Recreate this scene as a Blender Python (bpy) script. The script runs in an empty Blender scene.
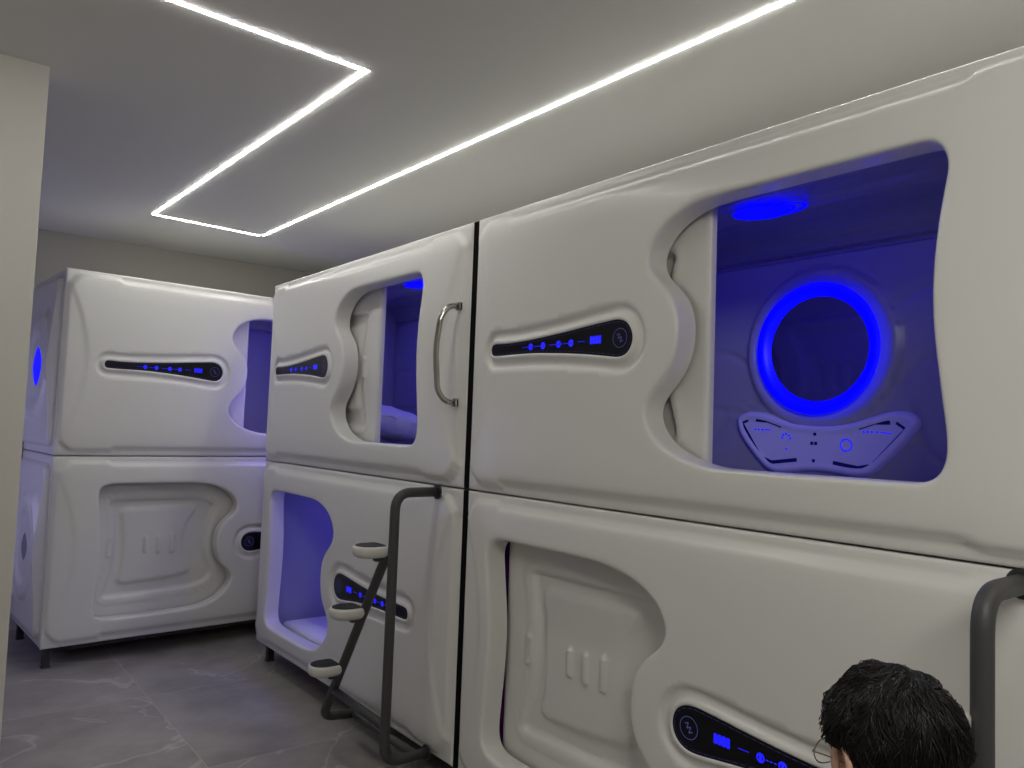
import bpy, bmesh, math, random
import numpy as np
from mathutils import Vector, Matrix, noise
from mathutils.geometry import delaunay_2d_cdt
random.seed(7); rng = np.random.default_rng(7)
COL = bpy.context.scene.collection
sc = bpy.context.scene

# ------------------------------------------------------------------ layout
F_PX, YAW, PITCH, ROLL, CAM_H = 777.16, 0.66608, 0.05845, 0.03654, 1.4975
XF = 1.852            # rim plane of the right row of capsules
LEN, HP, DEP = 2.205, 1.12, 0.93
BASE = 0.122
CEIL = 2.794
YBACK = 6.37

# ------------------------------------------------------------------ materials
def mat(name, col, rough=.5, metal=0, coat=0, emit=None, es=0, bump=None, spec=.5, trans=0):
    m = bpy.data.materials.new(name); m.use_nodes = True
    b = m.node_tree.nodes['Principled BSDF']
    b.inputs['Base Color'].default_value = (*col, 1); b.inputs['Roughness'].default_value = rough
    b.inputs['Metallic'].default_value = metal; b.inputs['Coat Weight'].default_value = coat
    b.inputs['Coat Roughness'].default_value = .15; b.inputs['Specular IOR Level'].default_value = spec
    b.inputs['Transmission Weight'].default_value = trans
    if emit: b.inputs['Emission Color'].default_value = (*emit, 1); b.inputs['Emission Strength'].default_value = es
    if bump:
        nt = m.node_tree; tc = nt.nodes.new('ShaderNodeTexCoord'); n = nt.nodes.new('ShaderNodeTexNoise'); bp = nt.nodes.new('ShaderNodeBump')
        n.inputs['Scale'].default_value = bump[0]; n.inputs['Detail'].default_value = 3
        bp.inputs['Strength'].default_value = bump[1]; bp.inputs['Distance'].default_value = .01
        nt.links.new(tc.outputs['Object'], n.inputs['Vector']); nt.links.new(n.outputs['Fac'], bp.inputs['Height']); nt.links.new(bp.outputs['Normal'], b.inputs['Normal'])
    return m
M = {}
M['pod'] = mat('pod_gloss_white', (.76, .755, .725), .36, coat=.25, bump=(2.2, .10))
M['pod_door'] = mat('pod_door_white', (.73, .72, .69), .42, coat=.1)
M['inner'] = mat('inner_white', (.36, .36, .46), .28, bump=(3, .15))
M['panel'] = mat('panel_black', (.004, .004, .006), .3, coat=0, spec=.25)
M['chrome'] = mat('chrome', (.50, .48, .45), .07, metal=1)
M['blue'] = mat('blue_glow', (0, 0, .2), .4, emit=(.0, .0, 1), es=1.6)
M['icon'] = mat('icon_blue', (0, 0, .2), .4, emit=(.012, .012, 1), es=.9)
M['icon_dim'] = mat('icon_dim', (.02, .02, .1), .4, emit=(.10, .10, .40), es=.32)
M['ringblue'] = mat('ring_blue', (0, 0, .2), .4, emit=(0, 0, 1), es=1.7)
M['mirror'] = mat('dark_mirror', (.42, .42, .5), .06, metal=1)
M['tube'] = mat('tube_grey', (.055, .056, .058), .48)
M['foot'] = mat('foot_black', (.03, .03, .033), .5)
M['rubber'] = mat('rubber_black', (.012, .012, .013), .75, bump=(120, .3))
M['tread'] = mat('tread_white', (.66, .65, .61), .4, coat=.1)
M['dark'] = mat('dark_gap', (.004, .004, .005), .9, spec=.1)
M['ceiling'] = mat('ceiling_paint', (.80, .80, .775), .85)
M['wall'] = mat('wall_paint', (.62, .60, .555), .85)
M['console'] = mat('console_shell', (.6, .6, .75), .35, emit=(.09, .075, .5), es=.10)  # faint emission makes the console face look lit
M['wallb'] = mat('wall_paint_shaded', (.44, .425, .39), .85)  # same paint as the other walls, darkened to put shade into the colour
M['led'] = mat('led', (1, 1, 1), .5, emit=(1, .985, .93), es=62)
M['alu'] = mat('alu', (.5, .5, .5), .4, metal=.8)
M['hair'] = mat('hair_black', (.006, .005, .005), .42, spec=.35)
M['skin'] = mat('skin', (.62, .36, .27), .55)
M['cloth'] = mat('cloth_navy', (.03, .035, .05), .9, bump=(200, .2))
M['jeans'] = mat('trousers', (.03, .03, .035), .9)
M['wire'] = mat('wire_gold', (.32, .24, .17), .3, metal=.9)
M['stool'] = mat('stool_wood', (.3, .2, .12), .5)
M['bed'] = mat('bed_white', (.75, .75, .78), .9, bump=(14, .5))
M['curtain'] = mat('curtain_purple', (.32, .02, .45), .8)
M['strip_dk'] = mat('strip_dark', (.01, .01, .16), .35)
M['lens'] = mat('lens', (1, 1, 1), .02, trans=1); M['lens'].node_tree.nodes['Principled BSDF'].inputs['IOR'].default_value = 1.05
M['mesh'] = mat('vent_grey', (.25, .25, .29), .6)

def floor_mat():
    m = bpy.data.materials.new('marble_tile'); m.use_nodes = True; nt = m.node_tree; b = nt.nodes['Principled BSDF']; L = nt.links.new
    tc = nt.nodes.new('ShaderNodeTexCoord'); sx = nt.nodes.new('ShaderNodeSeparateXYZ'); L(tc.outputs['Object'], sx.inputs[0])
    def math_(op, a, bv=None):
        n = nt.nodes.new('ShaderNodeMath'); n.operation = op
        for i, v in enumerate([a, bv]):
            if v is None: continue
            if isinstance(v, (int, float)): n.inputs[i].default_value = v
            else: L(v, n.inputs[i])
        return n.outputs[0]
    def seam(ax, off, per):
        t = math_('DIVIDE', math_('SUBTRACT', ax, off), per)
        fr = math_('SUBTRACT', t, math_('ROUND', t)); d = math_('MULTIPLY', math_('ABSOLUTE', fr), per)
        return math_('LESS_THAN', d, .0022), math_('FLOOR', t)
    s1, c1 = seam(sx.outputs['X'], 1.143, 1.2); s2, c2 = seam(sx.outputs['Y'], 4.52, 1.05)
    grout = math_('MAXIMUM', s1, s2)
    # per tile offset for the veining
    comb = nt.nodes.new('ShaderNodeCombineXYZ'); L(math_('MULTIPLY', c1, 3.7), comb.inputs[0]); L(math_('MULTIPLY', c2, 5.3), comb.inputs[1]); L(math_('ADD', c1, c2), comb.inputs[2])
    add = nt.nodes.new('ShaderNodeVectorMath'); L(tc.outputs['Object'], add.inputs[0]); L(comb.outputs[0], add.inputs[1])
    n1 = nt.nodes.new('ShaderNodeTexNoise'); n1.inputs['Scale'].default_value = 2.6; n1.inputs['Detail'].default_value = 9; n1.inputs['Roughness'].default_value = .62; L(add.outputs[0], n1.inputs['Vector'])
    cr = nt.nodes.new('ShaderNodeValToRGB'); cr.color_ramp.elements[0].position = .3; cr.color_ramp.elements[0].color = (.21, .198, .184, 1)
    cr.color_ramp.elements[1].position = .72; cr.color_ramp.elements[1].color = (.38, .36, .34, 1); L(n1.outputs['Fac'], cr.inputs[0])
    n2 = nt.nodes.new('ShaderNodeTexNoise'); n2.inputs['Scale'].default_value = .85; n2.inputs['Detail'].default_value = 4.5; n2.inputs['Distortion'].default_value = .8; L(add.outputs[0], n2.inputs['Vector'])
    v = math_('ABSOLUTE', math_('SUBTRACT', n2.outputs['Fac'], .56))
    mr = nt.nodes.new('ShaderNodeMapRange'); mr.inputs[1].default_value = 0; mr.inputs[2].default_value = .008; mr.inputs[3].default_value = .62; mr.inputs[4].default_value = 0; L(v, mr.inputs[0])
    vein = math_('MULTIPLY', mr.outputs[0], n1.outputs['Fac'])
    mx = nt.nodes.new('ShaderNodeMix'); mx.data_type = 'RGBA'; L(vein, mx.inputs[0]); L(cr.outputs[0], mx.inputs[6]); mx.inputs[7].default_value = (.75, .70, .65, 1)
    mg = nt.nodes.new('ShaderNodeMix'); mg.data_type = 'RGBA'; L(grout, mg.inputs[0]); L(mx.outputs[2], mg.inputs[6]); mg.inputs[7].default_value = (.42, .40, .38, 1)
    L(mg.outputs[2], b.inputs['Base Color']); b.inputs['Roughness'].default_value = .42
    return m
M['floor'] = floor_mat()

# ------------------------------------------------------------------ helpers
def setp(o, label=None, cat=None, group=None, kind=None):
    if label: o['label'] = label
    if cat: o['category'] = cat
    if group: o['group'] = group
    if kind: o['kind'] = kind
    return o
def empty(name, loc, rz=0, **k):
    o = bpy.data.objects.new(name, None); COL.objects.link(o); o.location = loc; o.rotation_euler = (0, 0, rz); o.empty_display_size = .1
    return setp(o, **k)
def link(name, me, parent=None, m=None):
    o = bpy.data.objects.new(name, me); COL.objects.link(o)
    if parent is not None: o.parent = parent
    if m is not None and len(me.materials) == 0: me.materials.append(m)
    return o
def mesh_from(name, verts, faces, m=None, smooth=True, recalc=False):
    me = bpy.data.meshes.new(name); me.from_pydata([tuple(map(float, v)) for v in verts], [], faces); me.update()
    if recalc:
        bm = bmesh.new(); bm.from_mesh(me); bmesh.ops.recalc_face_normals(bm, faces=bm.faces); bm.to_mesh(me); bm.free()
    if smooth: me.polygons.foreach_set('use_smooth', [True] * len(me.polygons))
    if m: me.materials.append(m)
    return me
def box_bm(bm, lo, hi, bev=0, seg=2):
    t = bmesh.new(); bmesh.ops.create_cube(t, size=1)
    for v in t.verts: v.co = Vector([(lo[i] + hi[i]) / 2 + v.co[i] * (hi[i] - lo[i]) for i in range(3)])
    if bev: bmesh.ops.bevel(t, geom=list(t.edges), offset=bev, segments=seg, affect='EDGES', profile=.5)
    me = bpy.data.meshes.new('t'); t.to_mesh(me); t.free(); bm.from_mesh(me); bpy.data.meshes.remove(me)
def bm_mesh(name, bm, m, smooth=False):
    bmesh.ops.recalc_face_normals(bm, faces=bm.faces)
    me = bpy.data.meshes.new(name); bm.to_mesh(me); bm.free(); me.materials.append(m)
    if smooth: me.polygons.foreach_set('use_smooth', [True] * len(me.polygons))
    return me
def box_mesh(name, lo, hi, m, bev=0, seg=2):
    bm = bmesh.new(); box_bm(bm, lo, hi, bev, seg); return bm_mesh(name, bm, m)
def catmull(pts, n=8, closed=True):
    P = [np.array(p, float) for p in pts]; out = []; N = len(P)
    for i in range(N if closed else N - 1):
        if closed: a, b, c, d = P[i - 1], P[i], P[(i + 1) % N], P[(i + 2) % N]
        else: a, b, c, d = P[max(i - 1, 0)], P[i], P[i + 1], P[min(i + 2, N - 1)]
        for k in range(n):
            t = k / n
            out.append(.5 * (2 * b + (c - a) * t + (2 * a - 5 * b + 4 * c - d) * t * t + (3 * b - a - 3 * c + d) * t ** 3))
    if not closed: out.append(P[-1])
    return np.array(out)
def resample(P, step, closed=True):
    Q = np.vstack([P, P[:1]]) if closed else P
    s = np.r_[0, np.cumsum(np.hypot(*(Q[1:] - Q[:-1]).T))]; n = max(8, int(round(s[-1] / step)))
    t = np.linspace(0, s[-1], n, endpoint=not closed)
    return np.c_[np.interp(t, s, Q[:, 0]), np.interp(t, s, Q[:, 1])]
def ccw(P):
    a = np.sum(P[:, 0] * np.roll(P[:, 1], -1) - np.roll(P[:, 0], -1) * P[:, 1]); return P if a > 0 else P[::-1].copy()
def outline(pts, step=.012, sm=3):
    P = resample(catmull(pts, 10), step)
    for _ in range(sm): P = .25 * np.roll(P, 1, 0) + .5 * P + .25 * np.roll(P, -1, 0)
    return ccw(P)
def offs(P, d):   # outward offset of a ccw loop
    t = np.roll(P, -1, 0) - np.roll(P, 1, 0); t /= np.hypot(t[:, 0], t[:, 1])[:, None] + 1e-12
    return P + d * np.c_[t[:, 1], -t[:, 0]]
def sdf(X, P):    # signed distance, positive outside
    out = np.empty(len(X)); A = P; B = np.roll(P, -1, 0); E = B - A; LL = (E ** 2).sum(1) + 1e-12
    for s in range(0, len(X), 4000):
        x = X[s:s + 4000]; W = x[:, None, :] - A[None]
        t = np.clip((W * E[None]).sum(2) / LL, 0, 1); D = W - t[..., None] * E[None]; d = np.sqrt((D ** 2).sum(2)).min(1)
        c = (A[None, :, 1] > x[:, None, 1]) != (B[None, :, 1] > x[:, None, 1])
        xi = A[None, :, 0] + (x[:, None, 1] - A[None, :, 1]) * E[None, :, 0] / np.where(np.abs(E[None, :, 1]) < 1e-12, 1e-12, E[None, :, 1])
        ins = ((c & (x[:, None, 0] < xi)).sum(1) % 2) == 1
        out[s:s + 4000] = np.where(ins, -d, d)
    return out
def ss(x, a, b):
    t = np.clip((x - a) / (b - a), 0, 1); return t * t * (3 - 2 * t)
def height_mesh(name, W, Hh, step, loops, H, m, hole=None, clip=None, u0=0, v0=0, reveal=0, back=None):
    """plate in local (x=u, z=v), y = -H(u,v); loops: list of outlines forced into the triangulation"""
    pts = []; edges = []
    def add_loop(P, closed=True):
        s = len(pts); pts.extend(P.tolist()); n = len(P); edges.extend([(s + i, s + (i + 1) % n) for i in range(n if closed else n - 1)])
    allL = []
    for P in loops: add_loop(P); allL.append(P)
    nu, nv = max(2, int(round(W / step))), max(2, int(round(Hh / step)))
    if clip is None:
        # fine rows near rect edge
        eu = sorted(set([0, .002, .005, .010] + [W - x for x in (0, .002, .005, .010)] + list(np.linspace(.022, W - .022, nu))))
        ev = sorted(set([0, .002, .005, .010] + [Hh - x for x in (0, .002, .005, .010)] + list(np.linspace(.022, Hh - .022, nv))))
    else: eu = np.linspace(0, W, nu); ev = np.linspace(0, Hh, nv)
    G = np.array([(u0 + a, v0 + c) for a in eu for c in ev])
    keep = np.ones(len(G), bool)
    for P in allL: keep &= np.abs(sdf(G, P)) > step * .35
    if clip is not None: keep &= sdf(G, clip) < -step * .3
    if hole is not None: keep &= sdf(G, hole) > step * .3
    pts.extend(G[keep].tolist())
    vo, eo, fo, ov, oe, of = delaunay_2d_cdt([Vector(p) for p in pts], edges, [], 0, 1e-6)
    V = np.array([tuple(v) for v in vo]); Fc = np.array([list(f) for f in fo])
    cen = V[Fc].mean(1); ok = np.ones(len(Fc), bool)
    if hole is not None: ok &= sdf(cen, hole) > 0
    if clip is not None: ok &= sdf(cen, clip) < 0
    Fc = Fc[ok]
    hh = H(V); verts = [(p[0], -z, p[1]) for p, z in zip(V, hh)]
    faces = []
    for a, b, c in Fc:
        pa, pb, pc = V[a], V[b], V[c]; cr = (pb[0] - pa[0]) * (pc[1] - pa[1]) - (pb[1] - pa[1]) * (pc[0] - pa[0])
        faces.append((int(a), int(b), int(c)) if cr > 0 else (int(a), int(c), int(b)))
    def wall(loop, w1, segs, outer, flare=0):
        hl = H(loop); n = len(loop); prev = None
        # find matching verts
        idx = []
        for p in loop: idx.append(int(np.argmin(((V - p) ** 2).sum(1))))
        prev = idx
        for k in range(1, segs + 1):
            t = k / segs; cur = []
            L2 = offs(loop, flare * t)
            for p, h0 in zip(L2, hl): cur.append(len(verts)); verts.append((p[0], -(h0 * (1 - t) + w1 * t), p[1]))
            for i in range(n):
                j = (i + 1) % n
                q = (prev[i], prev[j], cur[j], cur[i]); faces.append(q[::-1] if outer is True else q)
            prev = cur
    if hole is not None and reveal: wall(hole, -reveal, 5, False)
    if clip is not None and back is not None: wall(clip, back, 3, True)
    return mesh_from(name, verts, faces, m)
def loft_tube(P, r, seg=16, cap=True):
    P = [Vector(p) for p in P]; verts = []; faces = []; n = len(P); up = None; R = r if hasattr(r, '__len__') else [r] * n
    for i in range(n):
        t = (P[min(i + 1, n - 1)] - P[max(i - 1, 0)]).normalized()
        if up is None: up = t.orthogonal().normalized()
        up = (up - t * up.dot(t)).normalized(); s = t.cross(up)
        for k in range(seg):
            a = 2 * math.pi * k / seg; verts.append(P[i] + (up * math.cos(a) + s * math.sin(a)) * R[i])
    for i in range(n - 1):
        for k in range(seg):
            a = i * seg + k; b = i * seg + (k + 1) % seg; faces.append((a, b, b + seg, a + seg))
    if cap: faces.append(tuple(range(seg))[::-1]); faces.append(tuple(range((n - 1) * seg, n * seg)))
    return verts, faces
def fillet(P, r, n=8):
    P = [Vector(p) for p in P]; out = [P[0]]
    for i in range(1, len(P) - 1):
        a = (P[i - 1] - P[i]); b = (P[i + 1] - P[i]); d = min(r, a.length * .49, b.length * .49); A = P[i] + a.normalized() * d; B = P[i] + b.normalized() * d
        for k in range(n + 1):
            t = k / n; out.append(A * (1 - t) ** 2 + P[i] * 2 * t * (1 - t) + B * t * t)
    out.append(P[-1]); return out
def tube_mesh(name, P, r, m, bend=0, seg=16):
    if bend: P = fillet(P, bend)
    v, f = loft_tube(P, r, seg); return mesh_from(name, v, f, m, recalc=True)
def merge(name, parts, m):
    V = []; Fs = []
    for v, f in parts: o = len(V); V += list(v); Fs += [tuple(i + o for i in q) for q in f]
    return mesh_from(name, V, Fs, m, recalc=True)
def plate(name, P, y0, y1, m, bev=.0):
    """flat shape from outline P at local y (front y0, back y1), rounded front rim"""
    n = len(P); verts = []; faces = []
    rings = [(offs(P, -bev), y0)] + ([(offs(P, -bev * .3), y0 + bev * .3), (P, y0 + bev)] if bev else []) + [(P, y1)]
    for L, y in rings:
        for p in L: verts.append((p[0], y, p[1]))
    for k in range(len(rings) - 1):
        for i in range(n):
            j = (i + 1) % n; faces.append((k * n + i, (k + 1) * n + i, (k + 1) * n + j, k * n + j))
    faces.append(tuple(range(n)))
    me = mesh_from(name, verts, faces, m, smooth=False, recalc=True); return me
def circ(c, r, n=48, e=1): return ccw(np.array([(c[0] + r * math.copysign(abs(math.cos(a)) ** e, math.cos(a)), c[1] + r * math.copysign(abs(math.sin(a)) ** e, math.sin(a))) for a in np.linspace(0, 2 * math.pi, n, endpoint=False)]))
def rrect(u0, v0, u1, v1, r, n=8):
    o = []
    for cx, cy, a0 in ((u1 - r, v0 + r, -90), (u1 - r, v1 - r, 0), (u0 + r, v1 - r, 90), (u0 + r, v0 + r, 180)):
        for k in range(n + 1):
            a = math.radians(a0 + 90 * k / n); o.append((cx + r * math.cos(a), cy + r * math.sin(a)))
    return ccw(np.array(o))

# ------------------------------------------------------------------ mould outlines (u along the capsule, v up)
UP_WIN = outline([(1.818,.953),(1.843,.940),(1.856,.917),(1.862,.885),(1.853,.830),(1.841,.755),(1.833,.680),(1.829,.600),(1.832,.514),(1.842,.420),(1.853,.331),(1.861,.260),(1.857,.208),(1.838,.176),(1.801,.163),(1.700,.161),(1.600,.161),(1.483,.160),(1.402,.160),(1.286,.160),(1.210,.163),(1.124,.182),(1.043,.217),(.992,.262),(.970,.315),(.984,.361),(1.025,.405),(1.062,.451),(1.084,.500),(1.094,.560),(1.088,.625),(1.062,.680),(1.018,.725),(.982,.762),(.970,.799),(.979,.840),(1.009,.880),(1.059,.916),(1.129,.943),(1.200,.953),(1.300,.955),(1.439,.955),(1.609,.955),(1.740,.955)])
LO_WIN = outline([(.208,.941),(.184,.915),(.180,.88),(.192,.78),(.206,.68),(.212,.58),(.208,.46),(.196,.34),(.186,.24),(.188,.19),(.208,.155),(.25,.138),(.33,.134),(.45,.134),(.58,.135),(.70,.137),(.81,.142),(.90,.16),(.98,.20),(1.035,.255),(1.058,.318),(1.035,.365),(.99,.41),(.958,.46),(.942,.53),(.945,.60),(.965,.655),(1.01,.705),(1.055,.745),(1.074,.79),(1.062,.83),(1.035,.865),(.98,.903),(.90,.932),(.80,.949),(.70,.953),(.58,.954),(.45,.954),(.33,.954),(.26,.953)])
UP_PAN = outline([(.159,.558),(.163,.575),(.180,.583),(.260,.581),(.346,.583),(.460,.590),(.582,.600),(.700,.612),(.790,.620),(.850,.623),(.892,.606),(.914,.562),(.900,.519),(.860,.499),(.781,.506),(.700,.515),(.607,.523),(.500,.530),(.412,.534),(.300,.535),(.190,.535),(.165,.542)], .008, 1)
LO_PAN = outline([(1.112,.545),(1.122,.580),(1.150,.602),(1.190,.609),(1.260,.604),(1.380,.591),(1.500,.580),(1.620,.573),(1.740,.569),(1.830,.567),(1.853,.558),(1.860,.541),(1.853,.523),(1.830,.514),(1.740,.514),(1.620,.513),(1.500,.509),(1.380,.501),(1.260,.487),(1.190,.480),(1.150,.487),(1.122,.510)], .008, 1)
SHELL = .062
def front_mesh(name, win, pan, ext=0):
    B1, B2 = offs(pan, .05), offs(pan, .008)
    def H(X):
        u, v = X[:, 0], X[:, 1]
        dxl, dxr = u - .012 + ext, LEN - .022 - u
        mar = .026 + .018 * ss(u, .222, .242) * (1 - ss(u, 1.86, 1.96))
        dt = HP - mar - v; db = v - mar
        dx = np.minimum(dxl, dxr); dy = np.minimum(dt, db); r = .115
        d = np.where((dx < r) & (dy < r), r - np.hypot(r - dx, r - dy), np.minimum(dx, dy))
        t = np.clip(d / .018, 0, 1); w = .020 * np.sqrt(np.clip(1 - (1 - t) ** 2, 0, 1))
        t2 = np.clip(d / .12, 0, 1); w += .007 * (1 - (1 - t2) ** 2)
        # crescents at both ends
        k = np.clip(1 - ((v - HP / 2) / (HP / 2 - .09)) ** 2, 0, 1)
        for dd in (u + ext - (.012 + .125 * k), LEN - .022 - u - .145 * k):
            w -= .009 * (1 - ss(dd, -.012, .02)) * ss(k, 0, .12)
        e = np.minimum(np.minimum(u + ext, LEN - u), np.minimum(v, HP - v)); te = np.clip(e / .01, 0, 1)
        w -= .010 * (1 - np.sqrt(np.clip(1 - (1 - te) ** 2, 0, 1)))
        dp = sdf(X, pan)
        basin = -.016 * (1 - ss(dp, .040, .056)); lip = .020 * (1 - ss(dp, .006, .026)); ins = -.012 * (1 - ss(dp, -.004, .003))
        w += np.where(dp < .07, basin + lip + ins, 0)
        dw = sdf(X, win); rr = .013; tw = np.clip(dw / rr, 0, 1)
        w -= rr * (1 - np.sqrt(np.clip(1 - (1 - tw) ** 2, 0, 1)))
        return w
    loops = [win, offs(win, .002), offs(win, .006), offs(win, .012), offs(pan, -.006), pan, offs(pan, .006), offs(pan, .016), offs(pan, .028), offs(pan, .042), offs(pan, .048), offs(pan, .056)]
    return height_mesh(name, LEN + ext, HP, .0155, loops, H, M['pod'], hole=win, reveal=SHELL, u0=-ext)
FRONT_UP = front_mesh('front_upper', UP_WIN, UP_PAN)
FRONT_LO = front_mesh('front_lower', LO_WIN, LO_PAN)
EXT = .083
FRONT_UPX = front_mesh('front_upper_wide', UP_WIN, UP_PAN, EXT); FRONT_LOX = front_mesh('front_lower_wide', LO_WIN, LO_PAN, EXT)

# outer shell: box open at the front, soft edges
def shell_mesh(ext=0):
    bm = bmesh.new(); box_bm(bm, (-ext, .0, 0), (LEN, DEP, HP), 0)
    bmesh.ops.delete(bm, geom=[f for f in bm.faces if abs(f.calc_center_median().y) < 1e-4], context='FACES')
    es = [e for e in bm.edges if not e.is_boundary]
    bmesh.ops.bevel(bm, geom=es, offset=.014, segments=3, affect='EDGES', profile=.5)
    for v in bm.verts:
        if v.co.y < 1e-4: v.co.y = .009
    return bm_mesh('shell', bm, M['pod'])
SHELL_M = shell_mesh(); SHELL_MX = shell_mesh(EXT)
def lining_mesh():
    # cross-section (y,z) of the bunk space, rounded, extruded along u, closed by end walls; faces look inwards
    y0, y1, z0, z1, r = .088, .885, .05, 1.085, .09
    prof = [(y0, z0), (y1 - .06, z0)] + [(y1 - .06 + .06 * math.sin(a), z0 + .06 - .06 * math.cos(a)) for a in np.linspace(.2, math.pi / 2, 5)]
    prof += [(y1, .968), (y1 - .012, .972), (y1 - .004, .979)]
    prof += [(y1 - .12 * (1 - math.cos(a)), .985 + .09 * math.sin(a)) for a in np.linspace(0, math.pi / 2, 8)]
    for y, z in ((.66, 1.078), (.64, 1.066), (.60, 1.062), (.56, 1.068), (.53, 1.078), (.44, 1.080), (.40, 1.070), (.34, 1.068), (.31, 1.08), (.20, 1.085), (.12, 1.075), (y0, 1.05)): prof.append((y, z))
    n = len(prof); us = [.03] + list(np.linspace(.06, LEN - .06, 12)) + [LEN - .03]; verts = []; faces = []
    for u in us:
        for y, z in prof: verts.append((u, y, z))
    for i in range(len(us) - 1):
        for k in range(n - 1): faces.append((i * n + k, i * n + k + 1, (i + 1) * n + k + 1, (i + 1) * n + k))
    faces.append(tuple(range(n))); faces.append(tuple(range((len(us) - 1) * n, len(us) * n))[::-1])
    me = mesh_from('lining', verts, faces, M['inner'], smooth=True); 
    me.polygons.foreach_set('use_smooth', [False] * len(me.polygons)); return me
LINING = lining_mesh()

RC = (1.035, .597)
def groove(X, poly, wd=.009, dp=.012):
    d = np.full(len(X), 9.)
    P = np.array(poly)
    for a, b in zip(P[:-1], P[1:]):
        e = b - a; t = np.clip(((X - a) @ e) / (e @ e), 0, 1); d = np.minimum(d, np.hypot(*(X - a - t[:, None] * e).T))
    return -dp * np.exp(-(d / wd) ** 2)
def back_panel_mesh():
    cA = circ(RC, .315, 64); cB = circ(RC, .30, 64); cC = circ(RC, .275, 64)
    g = [catmull([(.1,.62),(.45,.61),(.62,.60),(.70,.56)], 8, False), catmull([(.1,.36),(.5,.37),(.66,.36),(.76,.40)], 8, False), catmull([(1.32,.74),(1.40,.78),(1.50,.80),(2.1,.80)], 8, False), catmull([(1.33,.46),(1.40,.53),(1.50,.56),(2.1,.56)], 8, False), catmull([(1.38,.36),(1.44,.22),(1.56,.12),(1.62,.06)], 8, False), catmull([(.62,.33),(.50,.2),(.40,.12)], 8, False)]
    def H(X):
        d = np.hypot(X[:, 0] - RC[0], X[:, 1] - RC[1]); w = .022 * (1 - ss(d, .300, .318)) - .012 * (1 - ss(d, .268, .28))
        for q in g: w += groove(X, q)
        return w + .012
    clip = rrect(.06, .09, LEN - .06, .955, .05)
    return height_mesh('backpanel', LEN, HP, .017, [clip, cA, cB, cC], H, M['inner'], clip=clip, back=0)
BACKP = back_panel_mesh()
YB = .885   # back wall of the bunk space

# sliding door: relief plate, (u,v) as for the lower capsule
O1 = outline([(.339,.835),(.45,.842),(.58,.842),(.75,.842),(.86,.842),(.938,.830),(1.005,.785),(.985,.711),(.955,.628),(.948,.54),(.965,.44),(1.005,.35),(.965,.292),(.849,.26),(.70,.252),(.564,.247),(.40,.243),(.318,.246),(.325,.30),(.350,.38),(.366,.48),(.372,.565),(.368,.66),(.352,.77)], .012, 2)
O2 = outline([(.415,.772),(.52,.780),(.647,.784),(.78,.784),(.872,.778),(.823,.700),(.798,.62),(.792,.54),(.806,.456),(.855,.372),(.76,.348),(.673,.338),(.54,.332),(.42,.334),(.428,.40),(.432,.50),(.430,.60),(.422,.70)], .012, 1)
PILLS = [rrect(x - .013, a, x + .013, b, .0125, 5) for x, a, b in ((.562, .505, .605), (.643, .500, .608), (.731, .495, .616))]
PULL = rrect(.330, .50, .352, .60, .0105, 5)
def door_mesh():
    clip = rrect(.0, .0, 1.06, .96, .02); clip = clip + np.array([.19, .065])
    def H(X):
        w = np.zeros(len(X)); e = -sdf(X, clip); w -= .006 * (1 - ss(e, 0, .008))
        w += -.024 * (1 - ss(sdf(X, O1), -.014, .010)) + .021 * (1 - ss(sdf(X, O2), -.006, .022))
        for p in PILLS: w += .014 * (1 - ss(sdf(X, p), -.008, .005))
        dp = sdf(X, PULL); w += .010 * (1 - ss(np.abs(dp), .001, .009)) - .005 * (1 - ss(dp, -.006, 0))
        w += .006 * (1 - ss(np.abs(sdf(X, O1) - .032), 0, .012))
        return w
    loops = [clip, offs(clip, -.008), O1, offs(O1, -.012), offs(O1, .009), O2, offs(O2, .012), offs(O2, .024)] + PILLS + [offs(p, .004) for p in PILLS] + [offs(p, -.005) for p in PILLS] + [PULL, offs(PULL, .006)]
    return height_mesh('door', 1.3, HP, .014, loops, H, M['pod_door'], clip=clip, back=-.028)
DOOR = door_mesh()
DOOR_UP = DOOR.copy(); _c = np.empty(len(DOOR_UP.vertices) * 3); DOOR_UP.vertices.foreach_get('co', _c); _c = _c.reshape(-1, 3); _c[:, 0] = 1.44 - _c[:, 0]; DOOR_UP.vertices.foreach_set('co', _c.ravel()); DOOR_UP.flip_normals(); DOOR_UP.update()

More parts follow.
